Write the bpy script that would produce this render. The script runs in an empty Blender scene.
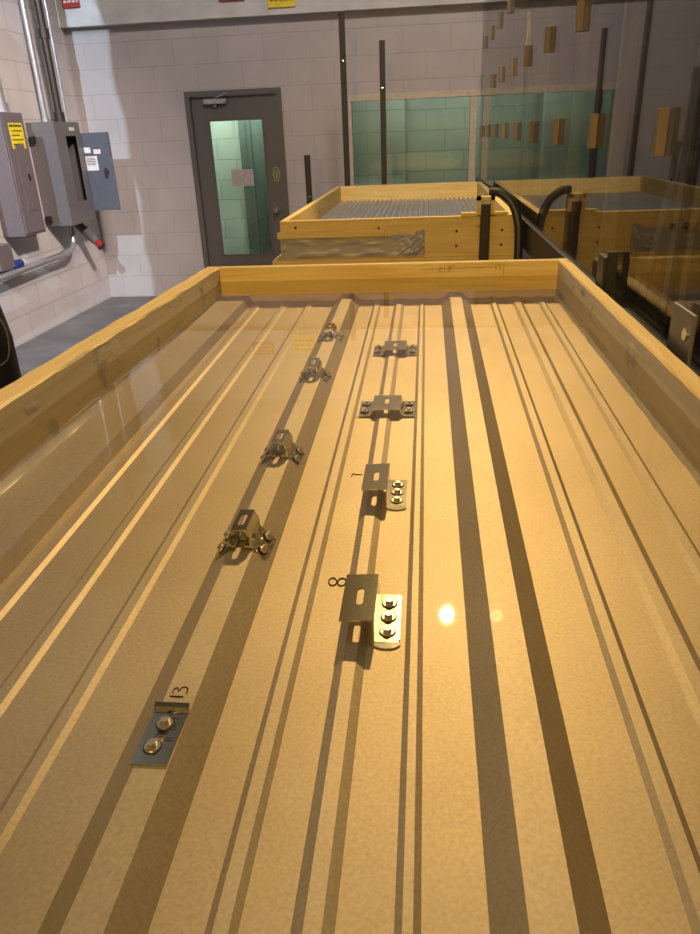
import bpy, bmesh, math, random
from mathutils import Vector, Matrix, noise as mnoise
random.seed(7)
S = bpy.context.scene
C = S.collection

# ------------------------------------------------------------------ camera
cam_data = bpy.data.cameras.new('camera')
cam = bpy.data.objects.new('camera', cam_data); C.objects.link(cam)
right = Vector((0.99463749, 0.09620483, -0.03795918))
down = Vector((0.00635719, -0.42320668, -0.90601087))
fwd = Vector((-0.1032272, 0.90091106, -0.42154882))
m = Matrix((right, -down, -fwd)).transposed().to_4x4()
m.translation = Vector((0, 0, 1.6))
cam.matrix_world = m
cam_data.sensor_fit = 'VERTICAL'; cam_data.sensor_height = 36.0
cam_data.lens = 714.0 / 934.0 * 36.0
cam_data.clip_start = 0.02
S.camera = cam

# ------------------------------------------------------------------ world, exposure
S.view_settings.view_transform = 'Standard'
S.view_settings.look = 'None'
S.view_settings.gamma = 1.0
S.view_settings.use_curve_mapping = False
S.view_settings.exposure = 0.0
W = bpy.data.worlds.new('world'); S.world = W; W.use_nodes = True
W.node_tree.nodes['Background'].inputs[0].default_value = (0.5, 0.55, 0.65, 1)
W.node_tree.nodes['Background'].inputs[1].default_value = 0.05

# ------------------------------------------------------------------ lights
def aim(o, target):
    d = Vector(target) - o.location
    o.rotation_euler = d.to_track_quat('-Z', 'Y').to_euler()

def spot(name, loc, target, energy, color, angle, radius, blend=0.4):
    l = bpy.data.lights.new(name, 'SPOT'); l.energy = energy; l.color = color
    l.spot_size = math.radians(angle); l.spot_blend = blend; l.shadow_soft_size = radius
    o = bpy.data.objects.new(name, l); C.objects.link(o); o.location = loc; aim(o, target)
    return o

def area(name, loc, target, energy, color, sx, sy):
    l = bpy.data.lights.new(name, 'AREA'); l.energy = energy; l.color = color
    l.shape = 'RECTANGLE'; l.size = sx; l.size_y = sy
    o = bpy.data.objects.new(name, l); C.objects.link(o); o.location = loc; aim(o, target)
    return o

spot('sodium_high_bay_lamp', (0.26, 6.5, 5.5), (0.0, 1.9, 1.1), 1250, (1.0, 0.68, 0.33), 66, 0.07, 0.5)
spot('sodium_lamp_behind', (-0.5, -4.0, 2.9), (-0.1, 3.6, 1.1), 680, (1.0, 0.63, 0.20), 30, 0.3, 0.7)
area('roof_fill', (0.0, 1.0, 6.2), (0.0, 1.0, 0.0), 50, (1.0, 0.83, 0.70), 2.2, 3.0)
spot('back_wall_fill', (0.25, 2.4, 5.9), (-1.0, 8.0, 1.5), 760, (1.0, 0.86, 0.80), 62, 0.35, 0.6)  # added fill to brighten the back wall; no lamp is known there
spot('daylight_from_left', (-2.4, 0.0, 4.8), (-3.2, 8.0, 1.5), 2100, (0.60, 0.78, 1.0), 50, 0.02, 0.5)  # bluish light from the upper left; no opening is built for it
spot('warm_wall_wash', (1.0, 2.4, 5.0), (-3.6, 6.0, 1.1), 2100, (1.0, 0.82, 0.75), 42, 0.2, 0.8)
area('corridor_light', (-2.0, 8.7, 2.35), (-2.1, 9.4, 1.0), 34, (0.90, 1.0, 0.86), 0.8, 0.5)
area('office_light', (0.2, 8.8, 2.4), (0.1, 9.6, 1.2), 8, (1.0, 1.0, 0.85), 1.6, 0.5)

# ------------------------------------------------------------------ materials
def newmat(name):
    M = bpy.data.materials.new(name); M.use_nodes = True
    nt = M.node_tree
    return M, nt, nt.nodes['Principled BSDF']

def lk(nt, a, b): nt.links.new(a, b)

def plain(name, col, rough=0.5, metal=0.0, var=0.12, scale=25.0, bump=0.05, spec=0.5):
    M, nt, b = newmat(name)
    tc = nt.nodes.new('ShaderNodeTexCoord')
    n = nt.nodes.new('ShaderNodeTexNoise'); n.inputs['Scale'].default_value = scale; n.inputs['Detail'].default_value = 5
    lk(nt, tc.outputs['Object'], n.inputs['Vector'])
    r = nt.nodes.new('ShaderNodeValToRGB')
    r.color_ramp.elements[0].position = 0.3; r.color_ramp.elements[1].position = 0.7
    r.color_ramp.elements[0].color = [c * (1 - var) for c in col] + [1]
    r.color_ramp.elements[1].color = [min(1, c * (1 + var)) for c in col] + [1]
    lk(nt, n.outputs['Fac'], r.inputs['Fac']); lk(nt, r.outputs['Color'], b.inputs['Base Color'])
    b.inputs['Roughness'].default_value = rough; b.inputs['Metallic'].default_value = metal
    b.inputs['Specular IOR Level'].default_value = spec
    if bump:
        bp = nt.nodes.new('ShaderNodeBump'); bp.inputs['Strength'].default_value = bump; bp.inputs['Distance'].default_value = 0.01
        lk(nt, n.outputs['Fac'], bp.inputs['Height']); lk(nt, bp.outputs['Normal'], b.inputs['Normal'])
    return M

def wood(name, axis, light, dark, knots=True, patch=None, rough=0.55):
    M, nt, b = newmat(name)
    tc = nt.nodes.new('ShaderNodeTexCoord')
    mp = nt.nodes.new('ShaderNodeMapping')
    sc = {'x': (1.2, 14, 22), 'y': (14, 1.2, 22), 'z': (20, 20, 1.2)}[axis]
    mp.inputs['Scale'].default_value = sc
    lk(nt, tc.outputs['Object'], mp.inputs['Vector'])
    n = nt.nodes.new('ShaderNodeTexNoise'); n.inputs['Scale'].default_value = 1.6; n.inputs['Detail'].default_value = 6
    n.inputs['Distortion'].default_value = 1.2
    lk(nt, mp.outputs['Vector'], n.inputs['Vector'])
    r = nt.nodes.new('ShaderNodeValToRGB')
    r.color_ramp.elements[0].position = 0.32; r.color_ramp.elements[0].color = dark + (1,)
    r.color_ramp.elements[1].position = 0.62; r.color_ramp.elements[1].color = light + (1,)
    lk(nt, n.outputs['Fac'], r.inputs['Fac'])
    out = r.outputs['Color']
    if knots:
        mk = nt.nodes.new('ShaderNodeMapping')
        mk.inputs['Scale'].default_value = {'x': (2.6, 7, 9), 'y': (7, 2.6, 9), 'z': (9, 9, 2.6)}[axis]
        lk(nt, tc.outputs['Object'], mk.inputs['Vector'])
        v = nt.nodes.new('ShaderNodeTexVoronoi'); v.inputs['Scale'].default_value = 1.0
        lk(nt, mk.outputs['Vector'], v.inputs['Vector'])
        kr = nt.nodes.new('ShaderNodeValToRGB')
        kr.color_ramp.elements[0].position = 0.05; kr.color_ramp.elements[0].color = (1, 1, 1, 1)
        kr.color_ramp.elements[1].position = 0.13; kr.color_ramp.elements[1].color = (0, 0, 0, 1)
        lk(nt, v.outputs['Distance'], kr.inputs['Fac'])
        mx = nt.nodes.new('ShaderNodeMixRGB'); mx.inputs[2].default_value = (dark[0] * .45, dark[1] * .38, dark[2] * .4, 1)
        lk(nt, kr.outputs['Color'], mx.inputs[0]); lk(nt, out, mx.inputs[1]); out = mx.outputs[0]
    if patch:
        pn = nt.nodes.new('ShaderNodeTexNoise'); pn.inputs['Scale'].default_value = 6.5; pn.inputs['Detail'].default_value = 8
        lk(nt, tc.outputs['Object'], pn.inputs['Vector'])
        pr_ = nt.nodes.new('ShaderNodeValToRGB')
        pr_.color_ramp.elements[0].position = 0.60; pr_.color_ramp.elements[0].color = (0, 0, 0, 1)
        pr_.color_ramp.elements[1].position = 0.62; pr_.color_ramp.elements[1].color = (1, 1, 1, 1)
        lk(nt, pn.outputs['Fac'], pr_.inputs['Fac'])
        mx = nt.nodes.new('ShaderNodeMixRGB'); mx.inputs[2].default_value = patch + (1,)
        lk(nt, pr_.outputs['Color'], mx.inputs[0]); lk(nt, out, mx.inputs[1]); out = mx.outputs[0]
    lk(nt, out, b.inputs['Base Color'])
    b.inputs['Roughness'].default_value = rough
    bp = nt.nodes.new('ShaderNodeBump'); bp.inputs['Strength'].default_value = 0.15; bp.inputs['Distance'].default_value = 0.004
    lk(nt, n.outputs['Fac'], bp.inputs['Height']); lk(nt, bp.outputs['Normal'], b.inputs['Normal'])
    return M

def blocks(name, rotx, c1, c2, mortar, rough=0.55, bw=0.46, rh=0.23, yaxis=False, bumpd=0.006):
    """painted concrete block wall: courses in Z, run along X (or Y)"""
    M, nt, b = newmat(name)
    tc = nt.nodes.new('ShaderNodeTexCoord')
    sp = nt.nodes.new('ShaderNodeSeparateXYZ'); cb = nt.nodes.new('ShaderNodeCombineXYZ')
    lk(nt, tc.outputs['Object'], sp.inputs[0])
    lk(nt, sp.outputs['Y' if yaxis else 'X'], cb.inputs['X']); lk(nt, sp.outputs['Z'], cb.inputs['Y'])
    br = nt.nodes.new('ShaderNodeTexBrick')
    br.inputs['Scale'].default_value = 1.0; br.inputs['Brick Width'].default_value = bw
    br.inputs['Row Height'].default_value = rh; br.inputs['Mortar Size'].default_value = 0.006
    br.inputs['Mortar Smooth'].default_value = 0.4
    br.inputs['Color1'].default_value = c1 + (1,); br.inputs['Color2'].default_value = c2 + (1,)
    br.inputs['Mortar'].default_value = mortar + (1,)
    lk(nt, cb.outputs[0], br.inputs['Vector'])
    n = nt.nodes.new('ShaderNodeTexNoise'); n.inputs['Scale'].default_value = 3.0; n.inputs['Detail'].default_value = 8
    lk(nt, tc.outputs['Object'], n.inputs['Vector'])
    r = nt.nodes.new('ShaderNodeValToRGB')
    r.color_ramp.elements[0].position = 0.25; r.color_ramp.elements[0].color = (0.86, 0.86, 0.86, 1)
    r.color_ramp.elements[1].position = 0.7; r.color_ramp.elements[1].color = (1, 1, 1, 1)
    lk(nt, n.outputs['Fac'], r.inputs['Fac'])
    mx = nt.nodes.new('ShaderNodeMixRGB'); mx.blend_type = 'MULTIPLY'; mx.inputs[0].default_value = 1.0
    lk(nt, br.outputs['Color'], mx.inputs[1]); lk(nt, r.outputs['Color'], mx.inputs[2])
    lk(nt, mx.outputs[0], b.inputs['Base Color'])
    n2 = nt.nodes.new('ShaderNodeTexNoise'); n2.inputs['Scale'].default_value = 60; n2.inputs['Detail'].default_value = 4
    lk(nt, tc.outputs['Object'], n2.inputs['Vector'])
    ma = nt.nodes.new('ShaderNodeMath'); ma.operation = 'MULTIPLY_ADD'
    ma.inputs[1].default_value = -1.0; lk(nt, br.outputs['Fac'], ma.inputs[0])
    m2 = nt.nodes.new('ShaderNodeMath'); m2.operation = 'MULTIPLY'; m2.inputs[1].default_value = 0.15
    lk(nt, n2.outputs['Fac'], m2.inputs[0]); lk(nt, m2.outputs[0], ma.inputs[2])
    bp = nt.nodes.new('ShaderNodeBump'); bp.inputs['Strength'].default_value = 0.6; bp.inputs['Distance'].default_value = bumpd
    lk(nt, ma.outputs[0], bp.inputs['Height']); lk(nt, bp.outputs['Normal'], b.inputs['Normal'])
    b.inputs['Roughness'].default_value = rough
    return M

def clear(name, tint, r0, rough=0.0, ripple=0.0):
    """clear sheet: transparent body with a Schlick surface reflection"""
    M = bpy.data.materials.new(name); M.use_nodes = True; nt = M.node_tree; nt.nodes.clear()
    out = nt.nodes.new('ShaderNodeOutputMaterial')
    tr = nt.nodes.new('ShaderNodeBsdfTransparent'); tr.inputs[0].default_value = tint + (1,)
    gl = nt.nodes.new('ShaderNodeBsdfGlossy'); gl.inputs['Roughness'].default_value = rough
    g = nt.nodes.new('ShaderNodeNewGeometry')
    dt = nt.nodes.new('ShaderNodeVectorMath'); dt.operation = 'DOT_PRODUCT'
    lk(nt, g.outputs['Normal'], dt.inputs[0]); lk(nt, g.outputs['Incoming'], dt.inputs[1])
    ab = nt.nodes.new('ShaderNodeMath'); ab.operation = 'ABSOLUTE'; lk(nt, dt.outputs['Value'], ab.inputs[0])
    su = nt.nodes.new('ShaderNodeMath'); su.operation = 'SUBTRACT'; su.inputs[0].default_value = 1.0; su.use_clamp = True
    lk(nt, ab.outputs[0], su.inputs[1])
    pw = nt.nodes.new('ShaderNodeMath'); pw.operation = 'POWER'; pw.inputs[1].default_value = 5.0; lk(nt, su.outputs[0], pw.inputs[0])
    ma = nt.nodes.new('ShaderNodeMath'); ma.operation = 'MULTIPLY_ADD'; ma.inputs[1].default_value = 1 - r0; ma.inputs[2].default_value = r0
    lk(nt, pw.outputs[0], ma.inputs[0])
    mx = nt.nodes.new('ShaderNodeMixShader'); lk(nt, ma.outputs[0], mx.inputs[0]); lk(nt, tr.outputs[0], mx.inputs[1]); lk(nt, gl.outputs[0], mx.inputs[2])
    if ripple:
        tc = nt.nodes.new('ShaderNodeTexCoord'); n = nt.nodes.new('ShaderNodeTexNoise'); n.inputs['Scale'].default_value = 3
        lk(nt, tc.outputs['Object'], n.inputs['Vector'])
        bp = nt.nodes.new('ShaderNodeBump'); bp.inputs['Strength'].default_value = ripple; bp.inputs['Distance'].default_value = 0.002
        lk(nt, n.outputs['Fac'], bp.inputs['Height']); lk(nt, bp.outputs['Normal'], gl.inputs['Normal'])
    lk(nt, mx.outputs[0], out.inputs[0])
    return M

def coated_steel(name, col, rough, metal):
    M, nt, b = newmat(name)
    tc = nt.nodes.new('ShaderNodeTexCoord')
    n = nt.nodes.new('ShaderNodeTexNoise'); n.inputs['Scale'].default_value = 260; n.inputs['Detail'].default_value = 3
    lk(nt, tc.outputs['Object'], n.inputs['Vector'])
    n3 = nt.nodes.new('ShaderNodeTexNoise'); n3.inputs['Scale'].default_value = 4; n3.inputs['Detail'].default_value = 6
    lk(nt, tc.outputs['Object'], n3.inputs['Vector'])
    r = nt.nodes.new('ShaderNodeValToRGB')
    r.color_ramp.elements[0].position = 0.25; r.color_ramp.elements[0].color = [c * 0.80 for c in col] + [1]
    r.color_ramp.elements[1].position = 0.7; r.color_ramp.elements[1].color = list(col) + [1]
    lk(nt, n.outputs['Fac'], r.inputs['Fac'])
    r3 = nt.nodes.new('ShaderNodeValToRGB')
    r3.color_ramp.elements[0].position = 0.3; r3.color_ramp.elements[0].color = (0.88, 0.87, 0.84, 1)
    r3.color_ramp.elements[1].position = 0.65; r3.color_ramp.elements[1].color = (1, 1, 1, 1)
    lk(nt, n3.outputs['Fac'], r3.inputs['Fac'])
    mx = nt.nodes.new('ShaderNodeMixRGB'); mx.blend_type = 'MULTIPLY'; mx.inputs[0].default_value = 1
    lk(nt, r.outputs['Color'], mx.inputs[1]); lk(nt, r3.outputs['Color'], mx.inputs[2])
    lk(nt, mx.outputs[0], b.inputs['Base Color'])
    b.inputs['Roughness'].default_value = rough; b.inputs['Metallic'].default_value = metal
    bp = nt.nodes.new('ShaderNodeBump'); bp.inputs['Strength'].default_value = 0.12; bp.inputs['Distance'].default_value = 0.001
    lk(nt, n.outputs['Fac'], bp.inputs['Height']); lk(nt, bp.outputs['Normal'], b.inputs['Normal'])
    return M

WLIGHT, WDARK = (0.84, 0.64, 0.23), (0.74, 0.50, 0.14)
M_wx = wood('pine_along_x', 'x', WLIGHT, WDARK)
M_wy = wood('pine_along_y', 'y', WLIGHT, WDARK)
M_wyp = wood('pine_wet_patched', 'y', (0.66, 0.57, 0.38), (0.56, 0.47, 0.29), patch=(0.40, 0.36, 0.29))
M_ply = wood('plywood', 'y', (0.45, 0.3, 0.15), (0.35, 0.22, 0.1), knots=False)
M_block = wood('block_wood', 'z', (0.22, 0.17, 0.10), (0.16, 0.12, 0.07), knots=False)
M_wallb = blocks('painted_block_back', False, (0.46, 0.42, 0.40), (0.45, 0.412, 0.394), (0.405, 0.368, 0.35), bumpd=0.002)
M_walll = blocks('painted_block_left', False, (0.62, 0.58, 0.56), (0.61, 0.57, 0.55), (0.48, 0.44, 0.43), rough=0.33, yaxis=True, bumpd=0.002)
M_corr = blocks('corridor_block', False, (0.62, 0.68, 0.60), (0.60, 0.66, 0.58), (0.48, 0.54, 0.46))
M_floor = plain('concrete_floor', (0.13, 0.125, 0.125), 0.6, var=0.25, scale=3)
M_ceil = plain('ceiling_paint', (0.16, 0.14, 0.12), 0.8)
M_dark = plain('near_black_wall', (0.035, 0.033, 0.035), 0.8)
M_trim = plain('cream_beam_paint', (0.55, 0.53, 0.50), 0.5, scale=6, bump=0.02)
M_panel = coated_steel('coated_steel_sheet', (0.64, 0.55, 0.40), 0.57, 0.88)
M_zinc = coated_steel('zinc_bracket', (0.60, 0.56, 0.46), 0.18, 0.92)
M_screw = plain('screw_steel', (0.66, 0.62, 0.54), 0.32, 0.8, bump=0)
M_rubber = plain('rubber_washer', (0.03, 0.03, 0.03), 0.6)
M_ink = plain('marker_ink', (0.03, 0.012, 0.03), 0.5, bump=0)
M_caulk = plain('clear_sealant', (0.50, 0.46, 0.34), 0.25)
M_black = plain('black_steel', (0.022, 0.020, 0.020), 0.45, 0.3)
M_brownsteel = plain('dark_brown_steel', (0.03, 0.022, 0.018), 0.5, 0.2)
M_hose = plain('black_rubber_hose', (0.03, 0.03, 0.032), 0.45)
M_tape = plain('grey_foil_tape', (0.42, 0.40, 0.38), 0.42, 0.1, var=0.08, scale=12, bump=0.15)
M_door = plain('door_paint', (0.105, 0.095, 0.082), 0.45, var=0.05, bump=0.01)
M_knob = plain('satin_chrome', (0.6, 0.6, 0.6), 0.25, 0.9, bump=0)
M_paper = plain('grey_paper', (0.42, 0.37, 0.37), 0.8, bump=0)
M_emblem = plain('yellow_green_sticker', (0.34, 0.37, 0.12), 0.5, bump=0)
M_boxgrey = plain('grey_enamel', (0.13, 0.12, 0.115), 0.4, var=0.06, bump=0.01)
M_boxmauve = plain('mauve_grey_enamel', (0.15, 0.122, 0.122), 0.4, var=0.06, bump=0.01)
M_doorblue = plain('blue_grey_enamel', (0.085, 0.09, 0.108), 0.4, var=0.06, bump=0.01)
M_yellow = plain('yellow_sticker', (0.80, 0.62, 0.02), 0.5, bump=0)
M_white = plain('white_sticker', (0.62, 0.60, 0.56), 0.6, bump=0)
M_red = plain('red_enamel', (0.34, 0.02, 0.015), 0.4, bump=0)
M_blue = plain('blue_plastic', (0.02, 0.04, 0.22), 0.4, bump=0)
M_pipe = plain('galvanised_conduit', (0.50, 0.49, 0.48), 0.32, 0.7, bump=0.02)
M_pipebrown = plain('brown_conduit', (0.045, 0.032, 0.024), 0.4, 0.3)
M_alu = plain('dull_aluminium', (0.40, 0.39, 0.38), 0.45, 0.5)
M_batten = plain('pale_batten', (0.30, 0.28, 0.27), 0.6)
M_curt = plain('dark_shade_curtain', (0.08, 0.07, 0.07), 0.8)
M_greenpart = plain('green_partition', (0.11, 0.14, 0.12), 0.6)
M_cream = plain('cream_frame', (0.52, 0.46, 0.34), 0.5, bump=0)
M_glass = clear('clear_glass', (0.88, 0.94, 0.91), 0.05)
M_acryl = clear('clear_acrylic', (0.80, 0.80, 0.79), 0.045, 0.01)
M_water = clear('water_surface', (0.90, 0.885, 0.80), 0.022, 0.018, 0.06)
M_body = bpy.data.materials.new('water_body'); M_body.use_nodes = True
M_body.node_tree.nodes.clear()
_o = M_body.node_tree.nodes.new('ShaderNodeOutputMaterial'); _t = M_body.node_tree.nodes.new('ShaderNodeBsdfTransparent')
_t.inputs[0].default_value = (1, 0.99, 0.97, 1)
M_body.node_tree.links.new(_t.outputs[0], _o.inputs[0])

# ------------------------------------------------------------------ helpers
def box(bm, x0, x1, y0, y1, z0, z1, bev=0.0):
    vs = [bm.verts.new((x, y, z)) for x in (x0, x1) for y in (y0, y1) for z in (z0, z1)]
    F = [(0, 1, 3, 2), (4, 6, 7, 5), (0, 4, 5, 1), (2, 3, 7, 6), (0, 2, 6, 4), (1, 5, 7, 3)]
    fs = [bm.faces.new([vs[i] for i in f]) for f in F]
    if bev:
        es = list({e for f in fs for e in f.edges})
        bmesh.ops.bevel(bm, geom=es, offset=bev, segments=2, affect='EDGES', profile=0.5)
    return fs

def cyl(bm, p0, p1, r0, r1=None, n=16, cap=True):
    r1 = r0 if r1 is None else r1
    p0, p1 = Vector(p0), Vector(p1); d = (p1 - p0).normalized()
    a = d.orthogonal().normalized(); b = d.cross(a)
    r_ = [[bm.verts.new(p + (a * math.cos(t) + b * math.sin(t)) * r) for t in [2 * math.pi * i / n for i in range(n)]] for p, r in ((p0, r0), (p1, r1))]
    for i in range(n):
        j = (i + 1) % n
        bm.faces.new((r_[0][i], r_[0][j], r_[1][j], r_[1][i]))
    if cap:
        bm.faces.new(r_[0][::-1]); bm.faces.new(r_[1])

def tube(bm, pts, r, n=10, smooth=4):
    pts = [Vector(p) for p in pts]
    if smooth and len(pts) > 2:
        out = []
        for i in range(len(pts) - 1):
            p0 = pts[max(i - 1, 0)]; p1 = pts[i]; p2 = pts[i + 1]; p3 = pts[min(i + 2, len(pts) - 1)]
            for k in range(smooth):
                t = k / smooth
                out.append(0.5 * ((2 * p1) + (p2 - p0) * t + (2 * p0 - 5 * p1 + 4 * p2 - p3) * t * t + (3 * p1 - p0 - 3 * p2 + p3) * t ** 3))
        out.append(pts[-1]); pts = out
    rings = []; a = None
    for i, p in enumerate(pts):
        d = (pts[min(i + 1, len(pts) - 1)] - pts[max(i - 1, 0)]).normalized()
        if a is None: a = d.orthogonal().normalized()
        else: a = (a - d * a.dot(d)).normalized()
        b = d.cross(a)
        rings.append([bm.verts.new(p + (a * math.cos(2 * math.pi * k / n) + b * math.sin(2 * math.pi * k / n)) * r) for k in range(n)])
    for q in range(len(rings) - 1):
        for k in range(n):
            j = (k + 1) % n
            bm.faces.new((rings[q][k], rings[q][j], rings[q + 1][j], rings[q + 1][k]))
    bm.faces.new(rings[0][::-1]); bm.faces.new(rings[-1])

def sheet(bm, prof, y0, y1, t):
    """bent plate: profile of (x,z) points with thickness t, extruded along Y"""
    n = len(prof); off = []
    for i in range(n):
        a = Vector(prof[max(i - 1, 0)]); b = Vector(prof[min(i + 1, n - 1)])
        d = (b - a).normalized(); nn = Vector((-d.y, d.x)); off.append((prof[i][0] + nn.x * t, prof[i][1] + nn.y * t))
    loop = list(prof) + off[::-1]
    A = [bm.verts.new((x, y0, z)) for x, z in loop]; B = [bm.verts.new((x, y1, z)) for x, z in loop]
    N = len(loop)
    for i in range(N):
        j = (i + 1) % N
        bm.faces.new((A[i], A[j], B[j], B[i]))
    for i in range(n - 1):
        bm.faces.new((A[i], A[N - 1 - i], A[N - 2 - i], A[i + 1])); bm.faces.new((B[i], B[i + 1], B[N - 2 - i], B[N - 1 - i]))

def slot_plate(bm, x0, x1, y0, y1, z0, z1, cx_, cy_, sw, sl, n=8):
    """flat plate with an obround slot cut through it (slot width sw in X, length sl in Y)"""
    def ob():
        pts = []
        r = sw / 2; h = sl / 2 - r
        for i in range(n + 1):
            a = math.pi * i / n; pts.append((cx_ + r * math.cos(a), cy_ + h + r * math.sin(a)))
        for i in range(n + 1):
            a = math.pi + math.pi * i / n; pts.append((cx_ + r * math.cos(a), cy_ - h + r * math.sin(a)))
        return pts
    inner = ob(); outer = []
    for (x, y) in inner:
        dx, dy = x - cx_, y - cy_
        k = 1e9
        if dx > 1e-9: k = min(k, (x1 - cx_) / dx)
        if dx < -1e-9: k = min(k, (x0 - cx_) / dx)
        if dy > 1e-9: k = min(k, (y1 - cy_) / dy)
        if dy < -1e-9: k = min(k, (y0 - cy_) / dy)
        outer.append([cx_ + dx * k, cy_ + dy * k])
    for c in ((x0, y0), (x0, y1), (x1, y0), (x1, y1)):
        i = min(range(len(outer)), key=lambda q: (outer[q][0] - c[0]) ** 2 + (outer[q][1] - c[1]) ** 2); outer[i] = list(c)
    V = {}
    for key, loop in (('i', inner), ('o', outer)):
        for z in (z0, z1): V[key, z] = [bm.verts.new((p[0], p[1], z)) for p in loop]
    N = len(inner)
    for i in range(N):
        j = (i + 1) % N
        bm.faces.new((V['i', z1][i], V['o', z1][i], V['o', z1][j], V['i', z1][j]))
        bm.faces.new((V['i', z0][j], V['o', z0][j], V['o', z0][i], V['i', z0][i]))
        bm.faces.new((V['i', z1][j], V['i', z0][j], V['i', z0][i], V['i', z1][i]))
        bm.faces.new((V['o', z1][i], V['o', z0][i], V['o', z0][j], V['o', z1][j]))

def obj(name, bm, mat, parent=None, smooth=False, mats=None):
    bmesh.ops.recalc_face_normals(bm, faces=bm.faces)
    me = bpy.data.meshes.new(name); bm.to_mesh(me); bm.free()
    me.materials.append(mat)
    for x in (mats or []): me.materials.append(x)
    if smooth:
        for p in me.polygons: p.use_smooth = True
        try: me.set_sharp_from_angle(angle=math.radians(35))
        except Exception: pass
    o = bpy.data.objects.new(name, me); C.objects.link(o)
    if parent: o.parent = parent
    return o

def thing(name, label, cat, loc=(0, 0, 0), group=None):
    o = bpy.data.objects.new(name, None); C.objects.link(o); o.location = loc
    o['label'] = label; o['category'] = cat
    if group: o['group'] = group
    return o

def tag(o, label, cat, group=None, kind=None):
    o['label'] = label; o['category'] = cat
    if group: o['group'] = group
    if kind: o['kind'] = kind
    return o

def struct(name, bm, mat, parent=None, label=None):
    o = obj(name, bm, mat, parent)
    if not parent: o['kind'] = 'structure'
    if label: o['label'] = label
    return o

def B(*a, bev=0.0):
    bm = bmesh.new(); box(bm, *a, bev=bev); return bm

# ------------------------------------------------------------------ structure
XL, YB, XR, YF, ZC = -3.614, 8.031, 1.25, -4.5, 6.6
struct('floor', B(XL - .2, XR + .2, YF - .2, 10.2, -0.2, 0), M_floor)
struct('ceiling', B(XL - .2, XR + .2, YF - .2, 10.2, ZC, ZC + .2), M_ceil)
struct('wall_left', B(XL - .2, XL, YF, YB, 0, ZC), M_walll)
struct('wall_right', B(XR, XR + .2, YF, YB, 0, ZC), M_dark)  # near-black colour stands in for the unlit space behind the partition
struct('wall_front', B(XL, XR, YF - .2, YF, 0, ZC), M_dark)
# back wall with door and window openings
DX0, DX1, DZ = -2.464, -1.462, 2.06
WX0, WX1, WZ0, WZ1 = -0.783, 1.1, 1.07, 1.962
bm = bmesh.new()
T = 0.2
box(bm, XL, DX0, YB, YB + T, 0, ZC)
box(bm, DX0, DX1, YB, YB + T, DZ, ZC)
box(bm, DX1, WX0, YB, YB + T, 0, ZC)
box(bm, WX0, WX1, YB, YB + T, 0, WZ0)
box(bm, WX0, WX1, YB, YB + T, WZ1, ZC)
box(bm, WX1, XR, YB, YB + T, 0, ZC)
struct('wall_back', bm, M_wallb)
struct('trim_1', B(XL, XR, YB - 0.10, YB, 2.67, 3.5), M_trim, label='pale painted beam along the top of the back wall')
# rooms beyond
struct('wall_corridor', B(XL, -0.95, 9.3, 9.4, 0, 2.6), M_corr)
bm = bmesh.new()
box(bm, -2.17, -1.40, 9.0, 9.04, 0, 2.6); box(bm, -2.07, -2.03, 8.97, 9.0, 0, 2.2); box(bm, -1.90, -1.86, 8.97, 9.0, .5, 1.95)
struct('wall_corridor_partition', bm, M_greenpart)
struct('wall_office', B(-0.9, XR, 9.7, 9.8, 0, 2.6), M_corr)
struct('wall_between_rooms', B(-0.98, -0.90, YB + T, 9.8, 0, 2.6), M_corr)
struct('ceiling_back_rooms', B(XL, XR, YB + T, 9.8, 2.6, 2.7), M_ceil)

# ---- door
door = bpy.data.objects.new('door_1', None); C.objects.link(door); door.location = (DX0, YB, 0); door['kind'] = 'structure'
def dpart(name, bm, mat, parent=door, smooth=False):
    o = obj(name, bm, mat, None, smooth)
    if parent is door:
        o.parent = door; o.location = -door.location
    else:
        o.parent = parent
    return o
bm = bmesh.new()
box(bm, DX0, DX0 + .05, YB - .02, YB + .12, 0, DZ); box(bm, DX1 - .05, DX1, YB - .02, YB + .12, 0, DZ)
box(bm, DX0 + .05, DX1 - .05, YB - .02, YB + .12, DZ - .05, DZ)
dpart('door_frame', bm, M_door)
LX0, LX1, LZ0, LZ1 = -2.245, -1.675, 0.43, 1.79
bm = bmesh.new()
y0, y1 = YB + .02, YB + .065
a0, a1, a2 = DX0 + .053, DX1 - .053, DZ - .053
box(bm, a0, LX0, y0, y1, .01, a2); box(bm, LX1, a1, y0, y1, .01, a2)
box(bm, LX0, LX1, y0, y1, .01, LZ0); box(bm, LX0, LX1, y0, y1, LZ1, a2)
# glazing bead
for (p, q, r_, s_) in ((LX0, LX0 + .012, LZ0, LZ1), (LX1 - .012, LX1, LZ0, LZ1), (LX0, LX1, LZ0, LZ0 + .012), (LX0, LX1, LZ1 - .012, LZ1)):
    box(bm, p, q, y0 - .008, y0, r_, s_)
leaf = dpart('door_leaf', bm, M_door)
dpart('door_glass', B(LX0, LX1, y0 + .018, y0 + .024, LZ0, LZ1), M_glass, leaf)
dpart('paper_notice', B(-2.065, -1.825, y0 + .012, y0 + .016, 1.145, 1.31), M_paper, leaf)
bm = bmesh.new()
cyl(bm, (-1.595, y0, .895), (-1.595, y0 - .05, .895), .014); cyl(bm, (-1.595, y0 - .05, .895), (-1.595, y0 - .085, .895), .032, .022)
cyl(bm, (-1.595, y0, .895), (-1.595, y0 - .01, .895), .035)
dpart('door_knob', bm, M_knob, leaf, True)
bm = bmesh.new()
ring = [(-1.575 + .036 * math.cos(t) * (1 if math.sin(t) > -.2 else .8), y0 - .003, 1.25 + .07 * math.sin(t)) for t in [i * math.pi / 8 for i in range(17)]]
tube(bm, ring, .005, 6, 0)
tube(bm, [(-1.60, y0 - .003, 1.29), (-1.575, y0 - .003, 1.20), (-1.55, y0 - .003, 1.29)], .005, 6, 0)
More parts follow.
